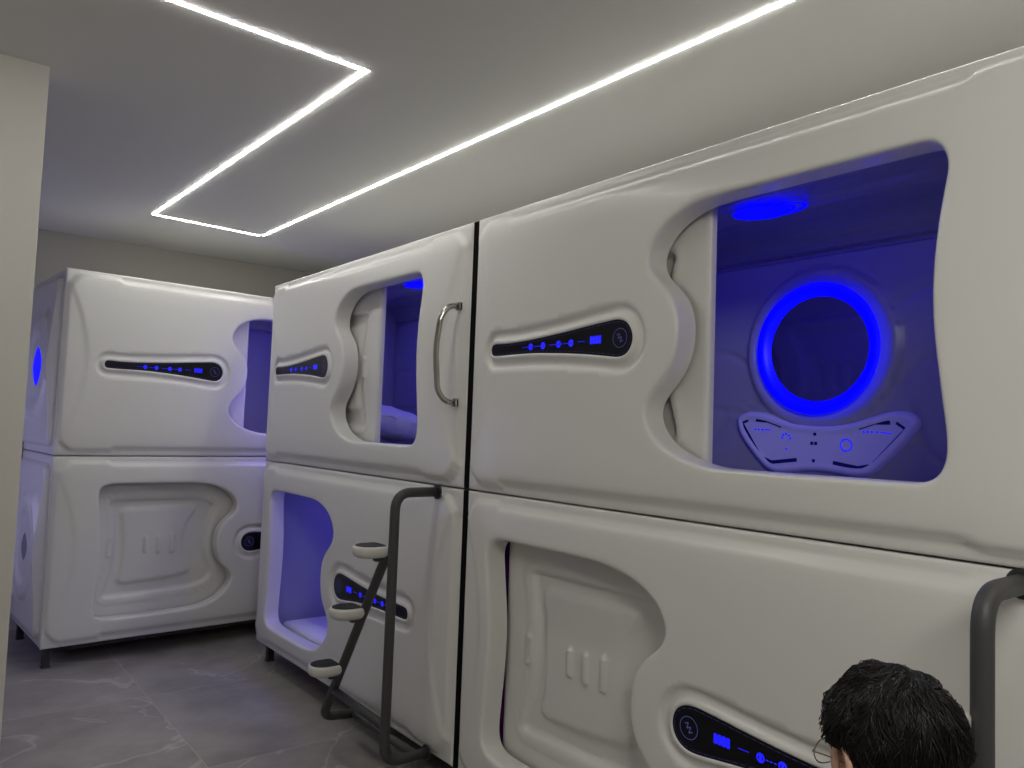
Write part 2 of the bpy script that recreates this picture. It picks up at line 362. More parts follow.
# control panel with icons
def bar(p, q, wd):
    p, q = np.array(p, float), np.array(q, float); t = (q - p) / np.hypot(*(q - p)); n = np.array([-t[1], t[0]]) * wd / 2
    return ccw(np.array([p - n, q - n, q + n, p + n]))
def flat_shapes(name, polys, y, m):
    V = []; Fs = []
    for P in polys:
        o = len(V); V += [(p[0], y, p[1]) for p in P]; Fs.append(tuple(range(o, o + len(P))))
    return mesh_from(name, V, Fs, m, smooth=False)
def ring_polys(c, r, wd, n=40, gap=0):
    out = []
    for k in range(n):
        if gap and k % gap == gap - 1: continue
        a, b = 2 * math.pi * k / n, 2 * math.pi * (k + 1) / n
        out.append(ccw(np.array([(c[0] + R * math.cos(t), c[1] + R * math.sin(t)) for R, t in ((r, a), (r, b), (r + wd, b), (r + wd, a))])))
    return out
def panel_parts(pan, fat, flip):
    """fat: centre of the round end; icons run from it towards the thin end"""
    s = -1 if not flip else 1
    yb = -.026
    body = plate('panel_body', pan, yb, -.01, M['panel'], .0015)
    y = yb - .0006
    ax = lambda d, dv=0: (fat[0] + s * d, fat[1] + dv)
    logo = ring_polys(fat, .030, .0022) + [bar((fat[0] - .014, fat[1] + .010), (fat[0] - .002, fat[1] + .014), .003), bar((fat[0] - .002, fat[1] + .014), (fat[0] - .007, fat[1] - .002), .003), bar((fat[0] - .007, fat[1] - .002), (fat[0] + .007, fat[1] + .004), .003), bar((fat[0] + .007, fat[1] + .004), (fat[0] + .001, fat[1] - .014), .003), bar((fat[0] + .001, fat[1] - .014), (fat[0] + .014, fat[1] - .008), .003)]
    border = []
    P = offs(pan, -.008)
    for i in range(len(P)):
        if i % 3 != 2: border.append(bar(P[i], P[(i + 1) % len(P)], .0009))
    disp = [rrect(min(ax(o)[0], ax(o + .012)[0]), fat[1] - .013, max(ax(o)[0], ax(o + .012)[0]), fat[1] + .015, .003, 3) for o in (.086, .100, .114, .128)]
    icons = []; dash = []
    for i, d in enumerate((.235, .300, .385, .455)):
        dv = -.006 - .012 * (i / 3) if True else 0
        c = ax(d, -.002); icons.append(ring_polys(c, .007, .006, 16) + [rrect(c[0] - .004, c[1] - .010, c[0] + .004, c[1] + .011, .002, 2)]); dd_ = []
        for k in range(3):
            dash += [dd_] if k == 0 else []
            a = ax(d + .016 + k * .012, -.002); b = ax(d + .024 + k * .012, -.002); dd_.append(bar(a, b, .003))
    dash.append([bar(ax(.165), ax(.20), .002)])
    out = [('panel_body', body), ('round_logo', flat_shapes('logo', logo, y, M['icon_dim'])), ('dashed_border', flat_shapes('border', border, y, M['icon_dim'])), ('blue_display', flat_shapes('display', disp + [rrect(min(ax(.086)[0], ax(.140)[0]), fat[1] - .009, max(ax(.086)[0], ax(.140)[0]), fat[1] + .010, .003, 3)], y, M['icon']))]
    out += [('blue_icon', flat_shapes('icon', q, y, M['icon'])) for q in icons] + [('light_dashes', flat_shapes('dashes', q, y, M['icon'])) for q in dash]
    return out
PAN_UP = panel_parts(UP_PAN, (.858, .561), False)
PAN_LO = panel_parts(LO_PAN, (1.172, .545), True)
PAN_UP2 = PAN_UP

# end panel (the capsule's short side): local plane y-z at u = 0, looking towards -u ; built as plate in (s=y, v)
def end_meshes(blue):
    W = DEP; clip = rrect(.05, .045, W - .04, HP - .045, .07); c = (W * .5, .54)
    def H(X):
        d = np.hypot((X[:, 0] - c[0]), (X[:, 1] - c[1])); a = np.arctan2(X[:, 1] - c[1], X[:, 0] - c[0])
        e = -sdf(X, clip); t = np.clip(e / .03, 0, 1); w = .034 * np.sqrt(1 - (1 - t) ** 2)
        w += .020 * (1 - ss(d, .30, .33)) - .018 * (1 - ss(d, .20, .235))
        sw = ss(np.sin(2 * a + .9), .1, .45); w += .030 * sw * (1 - ss(np.abs(d - .385), .018, .045))
        return w
    hole = circ(c, .125, 40, 1.35)
    me = height_mesh('endp', W, HP, .02, [clip, offs(clip, -.015), circ(c, .33), circ(c, .30), circ(c, .235), circ(c, .2), hole], H, M['pod'], clip=clip, back=-.003)
    lamp = plate('lamp', hole if blue else circ(c, .085, 40, 1.35), -.0375, -.03, M['blue'] if blue else M['mesh'], .002)
    return me, lamp
END_UP = end_meshes(True); END_LO = end_meshes(False)

# inside fittings
def torus_ring(name, c, r0, r1, y, bulge, m, n=72, k=8, tilt=0):
    V = []; Fs = []
    for i in range(n):
        a = 2 * math.pi * i / n
        for j in range(k + 1):
            t = j / k; r = r0 + (r1 - r0) * t; V.append((c[0] + r * math.cos(a), y + tilt * t - bulge * math.sin(math.pi * t), c[1] + r * math.sin(a)))
    for i in range(n):
        for j in range(k): a = i * (k + 1) + j; b = ((i + 1) % n) * (k + 1) + j; Fs.append((a, b, b + 1, a + 1))
    return mesh_from(name, V, Fs, m, recalc=True)
RING = torus_ring('ring', RC, .198, .250, YB - .026, .012, M['ringblue'], tilt=-.022)
def jag():
    P = []
    for i in range(160):
        a = 2 * math.pi * i / 160; r = .204 + .006 * (noise.noise(Vector((math.cos(a) * 5, math.sin(a) * 5, 1)))) + (.007 if math.sin(6 * a + .5) > .3 else 0) * (.5 + .5 * math.sin(23 * a))
        P.append((RC[0] + r * math.cos(a), RC[1] + r * math.sin(a)))
    return ccw(np.array(P))
MIRR = plate('mirr', jag(), YB - .027, YB - .02, M['mirror'], .001)
CONS_P = outline([(.683,.33),(.719,.357),(.77,.359),(.824,.352),(.89,.332),(.956,.316),(1.055,.310),(1.13,.315),(1.184,.325),(1.25,.346),(1.313,.362),(1.36,.362),(1.395,.349),(1.41,.318),(1.385,.28),(1.356,.245),(1.294,.18),(1.26,.148),(1.22,.128),(1.17,.126),(1.117,.132),(1.05,.136),(.997,.134),(.921,.122),(.87,.119),(.828,.130),(.785,.165),(.743,.209),(.71,.25),(.691,.281)], .012, 1)
def cons_mesh():
    def H(X):
        e = -sdf(X, CONS_P); t = np.clip(e / .016, 0, 1); w = .028 * np.sqrt(1 - (1 - t) ** 2) - .007 * ss(e, .024, .032); return w
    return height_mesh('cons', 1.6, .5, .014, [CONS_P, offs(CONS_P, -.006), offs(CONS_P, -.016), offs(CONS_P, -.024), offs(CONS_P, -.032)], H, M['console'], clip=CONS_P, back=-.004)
CONS = cons_mesh()
def thick(pts, w0):
    out = []
    for a, b in zip(pts[:-1], pts[1:]): out.append(bar(a, b, w0))
    return out
yc = -.0215
CONS_STR = [flat_shapes('cs', thick(*q), yc, M['strip_dk']) for q in (([(.800,.182),(.712,.312),(.74,.322)], .010), ([(.775,.325),(.83,.322),(.892,.302)], .015), ([(.815,.172),(.85,.160),(.959,.175)], .014), ([(1.105,.172),(1.20,.158),(1.241,.167)], .014), ([(1.255,.178),(1.367,.300),(1.335,.322)], .010), ([(1.201,.301),(1.26,.322),(1.314,.322)], .015))]
CONS_ICO = [flat_shapes('ci', q, yc - .0004, M['icon']) for q in [[circ(p, .0045, 10)] for p in ((.775,.287),(.79,.287),(.806,.287),(.90,.268),(.912,.272),(.925,.266),(.895,.258),(.93,.255),(.915,.215),(1.22,.288),(1.235,.288),(1.25,.288),(1.27,.288))] + [ring_polys((1.155,.238), .019, .005, 24), [bar((.815,.287),(.845,.286), .004)], [bar((1.28,.287),(1.32,.285), .004)]]]
CONS_DK = [flat_shapes('cd', [q], yc - .0002, M['strip_dk']) for q in [rrect(x - .006, z - .006, x + .006, z + .006, .002, 2) for x, z in ((1.032,.275),(1.020,.240),(1.036,.240),(1.028,.175))]]

def ell(c, a, b, n=40): return ccw(np.array([(c[0] + a * math.cos(t), c[1] + b * math.sin(t)) for t in np.linspace(0, 2 * math.pi, n, endpoint=False)]))
def flat_z(name, polys, z, m):
    V = []; Fs = []
    for P in polys: o = len(V); V += [(p[0], p[1], z) for p in P]; Fs.append(tuple(range(o, o + len(P)))[::-1])
    return mesh_from(name, V, Fs, m, smooth=False)
def swirl(c):  # blue ceiling lamp: oval with two crescent trails
    polys = [ell(c, .105, .085)]
    for k, o in enumerate((.135, .175)):
        a = np.linspace(-1.1, 1.25, 14); outer = [(c[0] + (o) * math.cos(t), c[1] + (.07 + .018 * k) * math.sin(t)) for t in a]; inner = [(c[0] + (o - .018) * math.cos(t) , c[1] + (.06 + .018 * k) * math.sin(t)) for t in a[::-1]]
        polys.append(ccw(np.array(outer + inner)))
    return polys
HANDLE = tube_mesh('handle', [(2.155, -.012, .762), (2.15, -.065, .762), (2.135, -.098, .71), (2.125, -.108, .57), (2.135, -.098, .40), (2.15, -.065, .355), (2.155, -.012, .355)], .0125, M['chrome'], .045, 16)
SHADE_STRIP = box_mesh('gap_shade', (-.0405, .007, .002), (-.0005, .062, HP - .002), M['dark'])  # black strip added to paint the shade between the stacks, not a real part
ROSE = [box_mesh('rose', (2.137, -.028, z - .018), (2.173, -.012, z + .018), M['chrome'], .005) for z in (.762, .355)]

def add_light(name, parent, loc, energy, size, rot=(0, 0, 0), sy=None, col=(.04, .05, 1)):
    l = bpy.data.lights.new(name, 'AREA'); l.energy = energy; l.color = col; l.shape = 'RECTANGLE' if sy else 'SQUARE'; l.size = size
    if sy: l.size_y = sy
    o = bpy.data.objects.new(name, l); COL.objects.link(o); o.location = loc; o.rotation_euler = rot
    if parent: o.parent = parent
    return o

def capsule(loc, rz, upper, label, door=None, fittings=False, end=True, lit=1.0, handle=True, lampc=None, white=0, legs=None, lcol=(.075, .05, 1), cap=False, gap_shade=False):
    t = empty('sleeping_capsule', loc, rz, label=label, cat='capsule bed', group='white sleeping capsules stacked two high')
    link('front_shell', (FRONT_UPX if upper else FRONT_LOX) if cap else (FRONT_UP if upper else FRONT_LO), t)
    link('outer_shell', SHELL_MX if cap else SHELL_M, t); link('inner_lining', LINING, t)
    bp = link('back_panel', BACKP, t); bp.location = (0, YB, 0)
    for nm, me in (PAN_UP if upper else PAN_LO):
        if nm == 'panel_body': pb = link('control_panel', me, t); pb['label'] = 'black glossy control panel with blue lights'
        else: link(nm, me, pb)
    if door is not None:
        d = link('sliding_door', DOOR_UP if upper else DOOR, t); d.location = (door, .079, 0)
    if end:
        pm, lm = END_UP if upper else END_LO
        e = link('end_panel', pm, t); e.rotation_euler = (0, 0, math.radians(90)); 
        e.rotation_euler = (0, 0, -math.radians(90)); e.location = (-.083 if cap else 0, DEP, 0)
        l = link('blue_end_lamp' if upper else 'end_vent', lm, e)
    if gap_shade: link('gap_shade_strip', SHADE_STRIP, t)
    if handle and upper:
        hnd = link('grab_handle', HANDLE, t); hnd['label'] = 'curved chrome grab handle'
        for r in ROSE: link('handle_mount', r, hnd)
    if fittings:
        r = link('mirror_ring', RING, t); r['label'] = 'glowing blue ring around the round mirror'
        link('round_mirror', MIRR, t)
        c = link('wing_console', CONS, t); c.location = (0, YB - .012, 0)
        for nm, ls in (('trim_strip', CONS_STR), ('indicator_light', CONS_ICO), ('socket', CONS_DK)):
            for me in ls: link(nm, me, c).location = (0, -.001, 0)
    if lampc:
        link('ceiling_lamp', flat_z('lampz', swirl(lampc), 1.058, M['blue']), t)
    if lit:
        add_light('bunk_light', t, (1.1, .50, 1.045), 2.2 * lit, 1.6, (0, 0, 0), .3, lcol)
    if white: add_light('bunk_fill', t, (1.1, .45, 1.045), white, 1.2, (0, 0, 0), .3, (.55, .5, 1))  # added fill lamp, brightens the bunk and pillow
    if legs:
        for x in (-.055 if cap else .05, LEN - .09):
            for y in (.05, DEP - .09):
                link('leg', LEG, t).location = (x, y, -BASE)
        link('base_frame', FRAME, t)
    return t
def leg_mesh():
    bm = bmesh.new(); box_bm(bm, (0, 0, 0), (.04, .04, BASE - .002), .002); box_bm(bm, (-.004, -.004, 0), (.044, .044, .006), .001); return bm_mesh('leg', bm, M['foot'])
LEG = leg_mesh()
def frame_mesh():
    bm = bmesh.new()
    for y in (.05, DEP - .09): box_bm(bm, (.05, y, -.030), (LEN - .05, y + .04, -.001))
    for x in (.05, LEN - .09): box_bm(bm, (x, .05, -.030), (x + .04, DEP - .05, -.001))
    return bm_mesh('frame', bm, M['foot'])
FRAME = frame_mesh()
R90 = -math.pi / 2
YA, YBB = 4.868, 2.622
Z0, Z1 = BASE, BASE + HP + .005
TC = .0658; XC, YC = .731 + .08 * math.cos(TC), 5.262 + .08 * math.sin(TC)
capB1 = capsule((XF, YBB, Z1), R90, True, 'upper capsule with wide open window showing a glowing blue ring mirror inside', door=-.118, fittings=True, gap_shade=True, end=False, lit=.72, lampc=(1.0, .53))
capB0 = capsule((XF, YBB, Z0), R90, False, 'lower capsule with closed hatch door, beneath the capsule with the blue ring mirror', door=-.008, gap_shade=True, end=False, lit=.25, lcol=(.55, .03, .8), handle=False, legs=True)  # purple bunk light added to make the curtain show in the gap
capA1 = capsule((XF, YA, Z1), R90, True, 'upper capsule with full chrome handle and a pillow visible through half-open window', door=.04, lit=1.1, white=2.0, lampc=(1.03, .46))
capA0 = capsule((XF, YA, Z0), R90, False, 'lower capsule with fully open lavender-lit hatch and no door showing, beside the step ladder', lit=1.8, handle=False, legs=True, white=1.5)
capC1 = capsule((XC, YC, Z1), TC, True, cap=True, label= 'upper capsule at the far end with a blue lamp on its side', door=-.12, lit=.6)
capC0 = capsule((XC, YC, Z0), TC, False, cap=True, label= 'lower capsule at the far end with closed hatch and plain side vent', door=-.055, lit=0, handle=False, legs=True)
capC1.scale = capC0.scale = (.965, .95, 1)
# purple privacy curtain just behind the lower right hatch's edge
# ------------------------------------------------------------------ bedding
def mattress_mesh():
    bm = bmesh.new(); box_bm(bm, (.10, .12, .054), (LEN - .10, .80, .125), .03, 4); return bm_mesh('mattress', bm, M['bed'], True)
MATT = mattress_mesh()
def pillow_mesh():
    V = []; Fs = []; n = 28
    for s in (1, -1):
        for i in range(n + 1):
            for j in range(n + 1):
                a, b = i / n * 2 - 1, j / n * 2 - 1
                th = .085 * max(0, (1 - abs(a) ** 3.2)) ** .5 * max(0, (1 - abs(b) ** 3.2)) ** .5
                px, py = a * .34 * (1 - .06 * (1 - abs(b))), b * .22 * (1 - .06 * (1 - abs(a)))
                V.append((px, py, s * th + .012 * noise.noise(Vector((a * 3, b * 3, s)))))
    for q in range(2):
        o = q * (n + 1) ** 2
        for i in range(n):
            for j in range(n):
                a = o + i * (n + 1) + j; Fs.append((a, a + n + 1, a + n + 2, a + 1) if q == 0 else (a, a + 1, a + n + 2, a + n + 1))
    me = mesh_from('pillow', V, Fs, M['bed'])
    bm = bmesh.new(); bm.from_mesh(me); bmesh.ops.remove_doubles(bm, verts=bm.verts, dist=.002); bmesh.ops.recalc_face_normals(bm, faces=bm.faces); bm.to_mesh(me); bm.free(); return me
PIL = pillow_mesh()
for loc, rz, lb in (((XF, YBB, Z1), R90, 'thin white mattress inside the capsule with the blue ring mirror'), ((XF, YA, Z1), R90, 'thin white mattress under the pillow in the half-open upper capsule'), ((XF, YA, Z0), R90, 'thin white mattress inside the lavender-lit open lower capsule')):
    o = link('mattress', MATT); o.location = loc; o.rotation_euler = (0, 0, rz); setp(o, lb, 'mattress')
p = link('pillow', PIL); p.location = (XF + .50, YA - .62, Z1 + .262); p.rotation_euler = (math.radians(14), math.radians(4), math.radians(75)); setp(p, 'white pillow glowing blue inside the half-open upper capsule window', 'pillow')
# curtain strip
cv = []; cf = []
for i in range(9):
    for z in (.08, .98): cv.append((.045 + i * .025, .135 + .010 * math.sin(i * 1.9), z))
for i in range(8): cf.append((2 * i, 2 * i + 2, 2 * i + 3, 2 * i + 1))
cu = link('curtain', mesh_from('curtain', cv, cf, M['curtain'])); cu.location = (XF, YBB, Z0); cu.rotation_euler = (0, 0, R90); setp(cu, 'dark purple curtain edge showing in the gap beside the closed hatch door', 'curtain')

# ------------------------------------------------------------------ step ladders
def ladder(y, label):
    t = empty('step_ladder', (XF - .031, y, 0), 0, label=label, cat='ladder', group='grey tubular capsule ladders')
    X = -.204; r = .0205
    link('handrail', tube_mesh('rail', [(-.004, 0, 1.222), (X, 0, 1.222), (X, 0, .142), (-.004, 0, .142)], r, M['tube'], .075, 18), t)
    link('step_post', tube_mesh('post', [(X, .035, .985), (X, .06, .95), (X, .575, .150), (X + .16, .575, .135)], r, M['tube'], .06, 18), t)
    link('cross_bar', tube_mesh('bar', [(X, .0, .285), (X, .49, .300)], r * .9, M['tube'], 0, 14), t)
    link('lower_bar', tube_mesh('lbar', [(X + .155, .585, .135), (X + .155, .0, .138)], r * .9, M['tube'], 0, 14), t)
    for z in (1.222, .142):
        v, f = loft_tube([(-.006, 0, z), (.0, 0, z)], .032, 20); link('mount_plate', mesh_from('mp', v, f, M['foot'], smooth=False, recalc=True), t)
    for zt in (1.003, .718, .433):
        yy = .06 + (.95 - (zt - .058)) / .80 * .515
        # leaf shaped tread pointing to the room
        P = [(-.01, -.058), (.035, -.066), (.075, -.062), (.108, -.040), (.122, 0), (.108, .042), (.072, .066), (.035, .068), (-.01, .058), (-.018, 0)]
        Q = outline([(-a, b) for a, b in P], .006, 2)
        def ring(d, z): return [(X - .018 + p[0], yy + .012 + p[1], z) for p in offs(Q, d)]
        V = []; Fs = []; n = len(Q)
        prof = [(-.012, zt), (-.004, zt - .001), (0, zt - .008), (0, zt - .026), (-.007, zt - .040), (-.022, zt - .048)]
        for d, z in prof: V += ring(d, z)
        for k in range(len(prof) - 1):
            for i in range(n): j = (i + 1) % n; Fs.append((k * n + i, k * n + j, (k + 1) * n + j, (k + 1) * n + i))
        Fs.append(tuple(range(n))); Fs.append(tuple(range((len(prof) - 1) * n, len(prof) * n))[::-1])
        s = link('step', mesh_from('tread', V, Fs, M['tread'], smooth=True, recalc=True), t)
        V = ring(-.012, zt + .0005) + ring(-.014, zt + .003); Fs = [(i, (i + 1) % n, n + (i + 1) % n, n + i) for i in range(n)] + [tuple(range(n, 2 * n))]
        link('rubber_pad', mesh_from('pad', V, Fs, M['rubber'], smooth=False, recalc=True), s)
        bm = bmesh.new(); box_bm(bm, (X - .05, yy - .014, zt - .066), (X, yy + .016, zt - .044), .004); link('bracket', bm_mesh('br', bm, M['tube']), s)
    return t
ladder(2.80, 'full grey tube ladder with three white steps, between two capsule stacks')
ladder(.607, 'cropped grey tube ladder standing behind the person in glasses')

# ------------------------------------------------------------------ room
def structure(name, lo, hi, m, bev=0):
    o = link(name, box_mesh(name, lo, hi, m, bev)); o['kind'] = 'structure'; return o
XR, XL, YF = 3.06, -1.6, -2.4
structure('floor', (XL, YF, -.08), (XR, YBACK, 0), M['floor'])
structure('ceiling', (XL, YF, CEIL), (XR, YBACK, CEIL + .1), M['ceiling'])
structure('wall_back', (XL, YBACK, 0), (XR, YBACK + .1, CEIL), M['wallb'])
structure('wall_right', (XR, YF, 0), (XR + .1, YBACK + .1, CEIL), M['wall'])
structure('wall_left', (XL - .1, YF, 0), (XL, YBACK + .1, CEIL), M['wall'])
structure('wall_front', (XL - .1, YF - .1, 0), (XR + .1, YF, CEIL), M['wall'])
structure('wall_partition', (XL, 3.335, 0), (.362, 3.46, CEIL), M['wall'], .003)
structure('baseboard_back', (XL, YBACK - .014, 0), (XR, YBACK, .085), M['wall'])

# LED profile: bars set into the ceiling
led = empty('led_light_strip', (1.26, 2.54, CEIL), label='long zigzag white LED light line set in the ceiling', cat='ceiling light')
W2 = .0055
def led_quad(p, q):
    p, q = Vector((*p, 0)), Vector((*q, 0)); d = (q - p).normalized(); n = Vector((-d.y, d.x, 0)) * W2; p = p - d * W2; q = q + d * W2; o = Vector((1.26, 2.54, 0))
    V = [p - n - o, q - n - o, q + n - o, p + n - o]; V = [(v.x, v.y, z) for z in (-.003, -.0005) for v in V]
    link('led_bar', mesh_from('led', V, [(0, 3, 2, 1), (4, 5, 6, 7), (0, 1, 5, 4), (1, 2, 6, 5), (2, 3, 7, 6), (3, 0, 4, 7)], M['led'], smooth=False, recalc=True), led)
led_quad((-1.0, 2.48), (1.270, 2.548)); led_quad((1.265, 2.575), (1.203, 5.29)); led_quad((1.203, 5.32), (1.905, 5.365)); led_quad((1.93, 5.335), (1.985, 1.26)); led_quad((1.985, 1.23), (2.02, -1.2))

# ------------------------------------------------------------------ person
PX, PY, HZ = 1.264, .586, .990
FA = math.radians(90 - 19)   # facing direction angle in xy
def person():
    t = empty('person', (PX, PY, 0), FA - math.pi / 2, label='black-haired person in wire-rimmed glasses facing away, sitting before the cropped ladder', cat='person')
    # local: +y = facing, +x = person's right... z up
    joints = {}; V = []; E = []; R = []
    def j(n, p, r, parent=None):
        joints[n] = len(V); V.append(p); R.append(r)
        if parent: E.append((joints[parent], joints[n]))
    j('pelvis', (0, -.06, .50), (.145, .12)); j('belly', (0, -.055, .60), (.14, .11), 'pelvis'); j('chest', (0, -.04, .72), (.155, .115), 'belly'); j('upper', (0, -.03, .81), (.14, .09), 'chest')
    j('neck0', (0, -.015, .875), (.062, .062), 'upper'); j('neck', (0, .0, .93), (.054, .056), 'neck0'); j('skull0', (0, .01, .985), (.06, .065), 'neck')
    for s, n in ((-1, 'l'), (1, 'r')):
        j(n + 'sh', (s * .165, -.03, .825), (.062, .062), 'upper'); j(n + 'up', (s * .185, .02, .70), (.05, .05), n + 'sh'); j(n + 'el', (s * .175, .10, .57), (.041, .041), n + 'up')
        j(n + 'fo', (s * .145, .22, .555), (.036, .036), n + 'el'); j(n + 'wr', (s * .12, .32, .545), (.025, .025), n + 'fo')
        j(n + 'hip', (s * .09, .02, .475), (.088, .085), 'pelvis'); j(n + 'th', (s * .11, .2, .475), (.075, .075), n + 'hip'); j(n + 'kn', (s * .115, .40, .465), (.058, .058), n + 'th')
        j(n + 'ca', (s * .115, .41, .28), (.052, .052), n + 'kn'); j(n + 'an', (s * .115, .40, .09), (.036, .036), n + 'ca'); j(n + 'ft', (s * .12, .50, .045), (.036, .034), n + 'an'); j(n + 'to', (s * .12, .58, .035), (.03, .026), n + 'ft')
    me = bpy.data.meshes.new('body'); me.from_pydata(V, E, []); me.update()
    o = link('body', me, t)
    sk = o.modifiers.new('s', 'SKIN'); sk.use_smooth_shade = True
    for i, r in enumerate(R):
        sv = me.skin_vertices[0].data[i]; sv.radius = r; sv.use_root = (i == 0)
    o.modifiers.new('u', 'SUBSURF').levels = 2; o.modifiers['u'].render_levels = 2
    me.materials.append(M['skin'])
    # bake, then colour by region (t-shirt, trousers)
    dg = bpy.context.evaluated_depsgraph_get(); dg.update(); ev = o.evaluated_get(dg); nm = bpy.data.meshes.new_from_object(ev)
    o.modifiers.clear(); o.data = nm; nm.materials.clear(); nm.materials.append(M['skin'])
    cuts = [((0, y_, 0), (0, 1, 0)) for y_ in (.03, .12, .2)] + [((0, 0, z_), (0, 0, 1)) for z_ in (.50, .53, .56, .60, .89, .10, .11)]
    def garment(name, m, test, off):
        bm = bmesh.new(); bm.from_mesh(nm)
        for co_, no_ in cuts: bmesh.ops.bisect_plane(bm, geom=list(bm.verts) + list(bm.edges) + list(bm.faces), plane_co=co_, plane_no=no_, dist=1e-5)
        bm.normal_update()
        bmesh.ops.delete(bm, geom=[f for f in bm.faces if not test(f.calc_center_median())], context='FACES')
        for v in bm.verts: v.co += v.normal * off
        g = bm_mesh(name, bm, m, True); g.polygons.foreach_set('use_smooth', [True] * len(g.polygons)); gob = link(name, g, t)
        so = gob.modifiers.new('t', 'SOLIDIFY'); so.thickness = .004; so.offset = -1
        return gob
    garment('shirt', M['cloth'], lambda c: c.z > .50 and c.y < .12 and (c.z < .89) and not (c.y > .03 and c.z < .56), .012)
    garment('trousers', M['jeans'], lambda c: (c.z < .60 and c.z > .10 and abs(c.x) < .22 and not (c.z > .53 and c.y > .2)), .010)
    garment('shoes', M['foot'], lambda c: c.z < .11, .008)
    # hands with five fingers resting together over the knees
    for s in (-1, 1):
        parts = []
        hp = Vector((s * .115, .335, .545))
        v, f = loft_tube([hp + Vector((0, -.02, 0)), hp + Vector((0, .01, 0)), hp + Vector((-s * .01, .045, -.002)), hp + Vector((-s * .012, .085, -.006)), hp + Vector((-s * .012, .097, -.007))], [.022, .027, .036, .037, .02], 14)
        v = [Vector((q.x, q.y, hp.z + (q.z - hp.z) * .5)) for q in v]; parts.append((v, f))
        for k, ln in enumerate((.062, .074, .079, .068)):
            b = hp + Vector((s * (-.045 + .0 + .019 * k) , .085, -.006)) if s > 0 else hp + Vector((.045 - .019 * k, .085, -.006))
            parts.append(loft_tube([b - Vector((0, .02, 0)), b, b + Vector((0, ln * .45, -.008)), b + Vector((0, ln * .75, -.024)), b + Vector((0, ln * .9, -.042))], [.009, .0095, .009, .008, .006], 10))
        b = hp + Vector((-s * .03, .02, 0)); parts.append(loft_tube([b, b + Vector((-s * .022, .022, -.004)), b + Vector((-s * .03, .05, -.010)), b + Vector((-s * .026, .072, -.018))], [.013, .012, .010, .007], 10))
        link('hand', merge('hand', parts, M['skin']), t)
    # head, centre at local (0,.03,HZ)
    hc = Vector((0, .03, HZ)); n1, n2 = 40, 30; HV = []; HF = []
    for i in range(n2 + 1):
        ph = math.pi * i / n2
        for k in range(n1):
            a = 2 * math.pi * k / n1; x, y, z = math.sin(ph) * math.cos(a), math.sin(ph) * math.sin(a), math.cos(ph)
            wx, wy, wz = .077, .098, .118
            low = max(0, -z)
            X = x * wx * (1 - .28 * low ** 1.5); Y = y * wy * (1 - .12 * low) + .018 * low; Z = z * wz
            if y > 0: # face
                fx = abs(x) * wx
                Y += .020 * math.exp(-((fx / .012) ** 2)) * math.exp(-(((Z + .022) / .02) ** 2))      # nose
                Y += .010 * math.exp(-((fx / .009) ** 2)) * math.exp(-(((Z - .0) / .02) ** 2))
                Y -= .010 * math.exp(-(((fx - .032) / .014) ** 2)) * math.exp(-(((Z + .006) / .012) ** 2))   # eye sockets
                Y += .006 * math.exp(-((fx / .022) ** 2)) * math.exp(-(((Z + .062) / .007) ** 2))      # lips
                Y += .008 * math.exp(-((fx / .02) ** 2)) * math.exp(-(((Z + .098) / .014) ** 2))       # chin
            HV.append(hc + Vector((X, Y, Z)))
    for i in range(n2):
        for k in range(n1): a = i * n1 + k; b = i * n1 + (k + 1) % n1; HF.append((a, a + n1, b + n1, b))
    parts = [(HV, HF)]
    link('head', merge('head', parts, M['skin']), t)
    for s in (-1, 1):
        # ear: curled rim around a shallow bowl
        c = hc + Vector((s * .080, -.002, .002)); rim = []
        for k in range(15):
            a = math.radians(-70 + 290 * k / 14); rim.append(c + Vector((s * (.006 + .012 * (.5 + .5 * math.cos(a))), -.021 * math.cos(a) * 1.0, .034 * math.sin(a) - .002)))
        e1 = loft_tube(rim, .0062, 8); bowl = []
        V2 = [c + Vector((s * .000, 0, 0))] + [c + Vector((s * .006, -.014 * math.cos(2 * math.pi * k / 20), .028 * math.sin(2 * math.pi * k / 20))) for k in range(20)]
        F2 = [(0, 1 + k, 1 + (k + 1) % 20) for k in range(20)]
        lobe = loft_tube([c + Vector((s * .004, .004, -.026)), c + Vector((s * .006, .004, -.034))], [.007, .006], 8)
        link('ear', merge('ear', [e1, (V2, F2), lobe], M['skin']), t)
        ey = hc + Vector((s * .032, .078, -.006)); bm = bmesh.new(); bmesh.ops.create_uvsphere(bm, u_segments=16, v_segments=10, radius=.012); bmesh.ops.translate(bm, verts=bm.verts, vec=ey); link('eye', bm_mesh('eye', bm, M['tread'], True), t)
        bm = bmesh.new(); bmesh.ops.create_uvsphere(bm, u_segments=12, v_segments=8, radius=.006); bmesh.ops.translate(bm, verts=bm.verts, vec=ey + Vector((0, .0075, 0))); link('iris', bm_mesh('iris', bm, M['foot'], True), t)
    mo = loft_tube([hc + Vector((x, .113 - abs(x) * .5, -.062)) for x in (-.022, -.01, 0, .01, .022)], [.002, .004, .0045, .004, .002], 8)
    link('mouth', merge('mouth', [mo], mat('lips', (.4, .18, .15), .5)), t)
    # glasses
    gl = []; lens = []
    for s in (-1, 1):
        c = hc + Vector((s * .034, .104, -.018)); P = [c + Vector((.026 * math.cos(a), -.004 * abs(s * math.cos(a)) , .021 * math.sin(a))) for a in np.linspace(0, 2 * math.pi, 29)]
        gl.append(loft_tube(P, .0011, 6)); 
        gl.append(loft_tube([c + Vector((s * .026, -.003, .004)), hc + Vector((s * .072, .090, -.010)), hc + Vector((s * .083, .03, .004)), hc + Vector((s * .088, -.01, .008)), hc + Vector((s * .085, -.022, -.014))], .0013, 6))
        lens.append((P[:-1], [tuple(range(28))]))
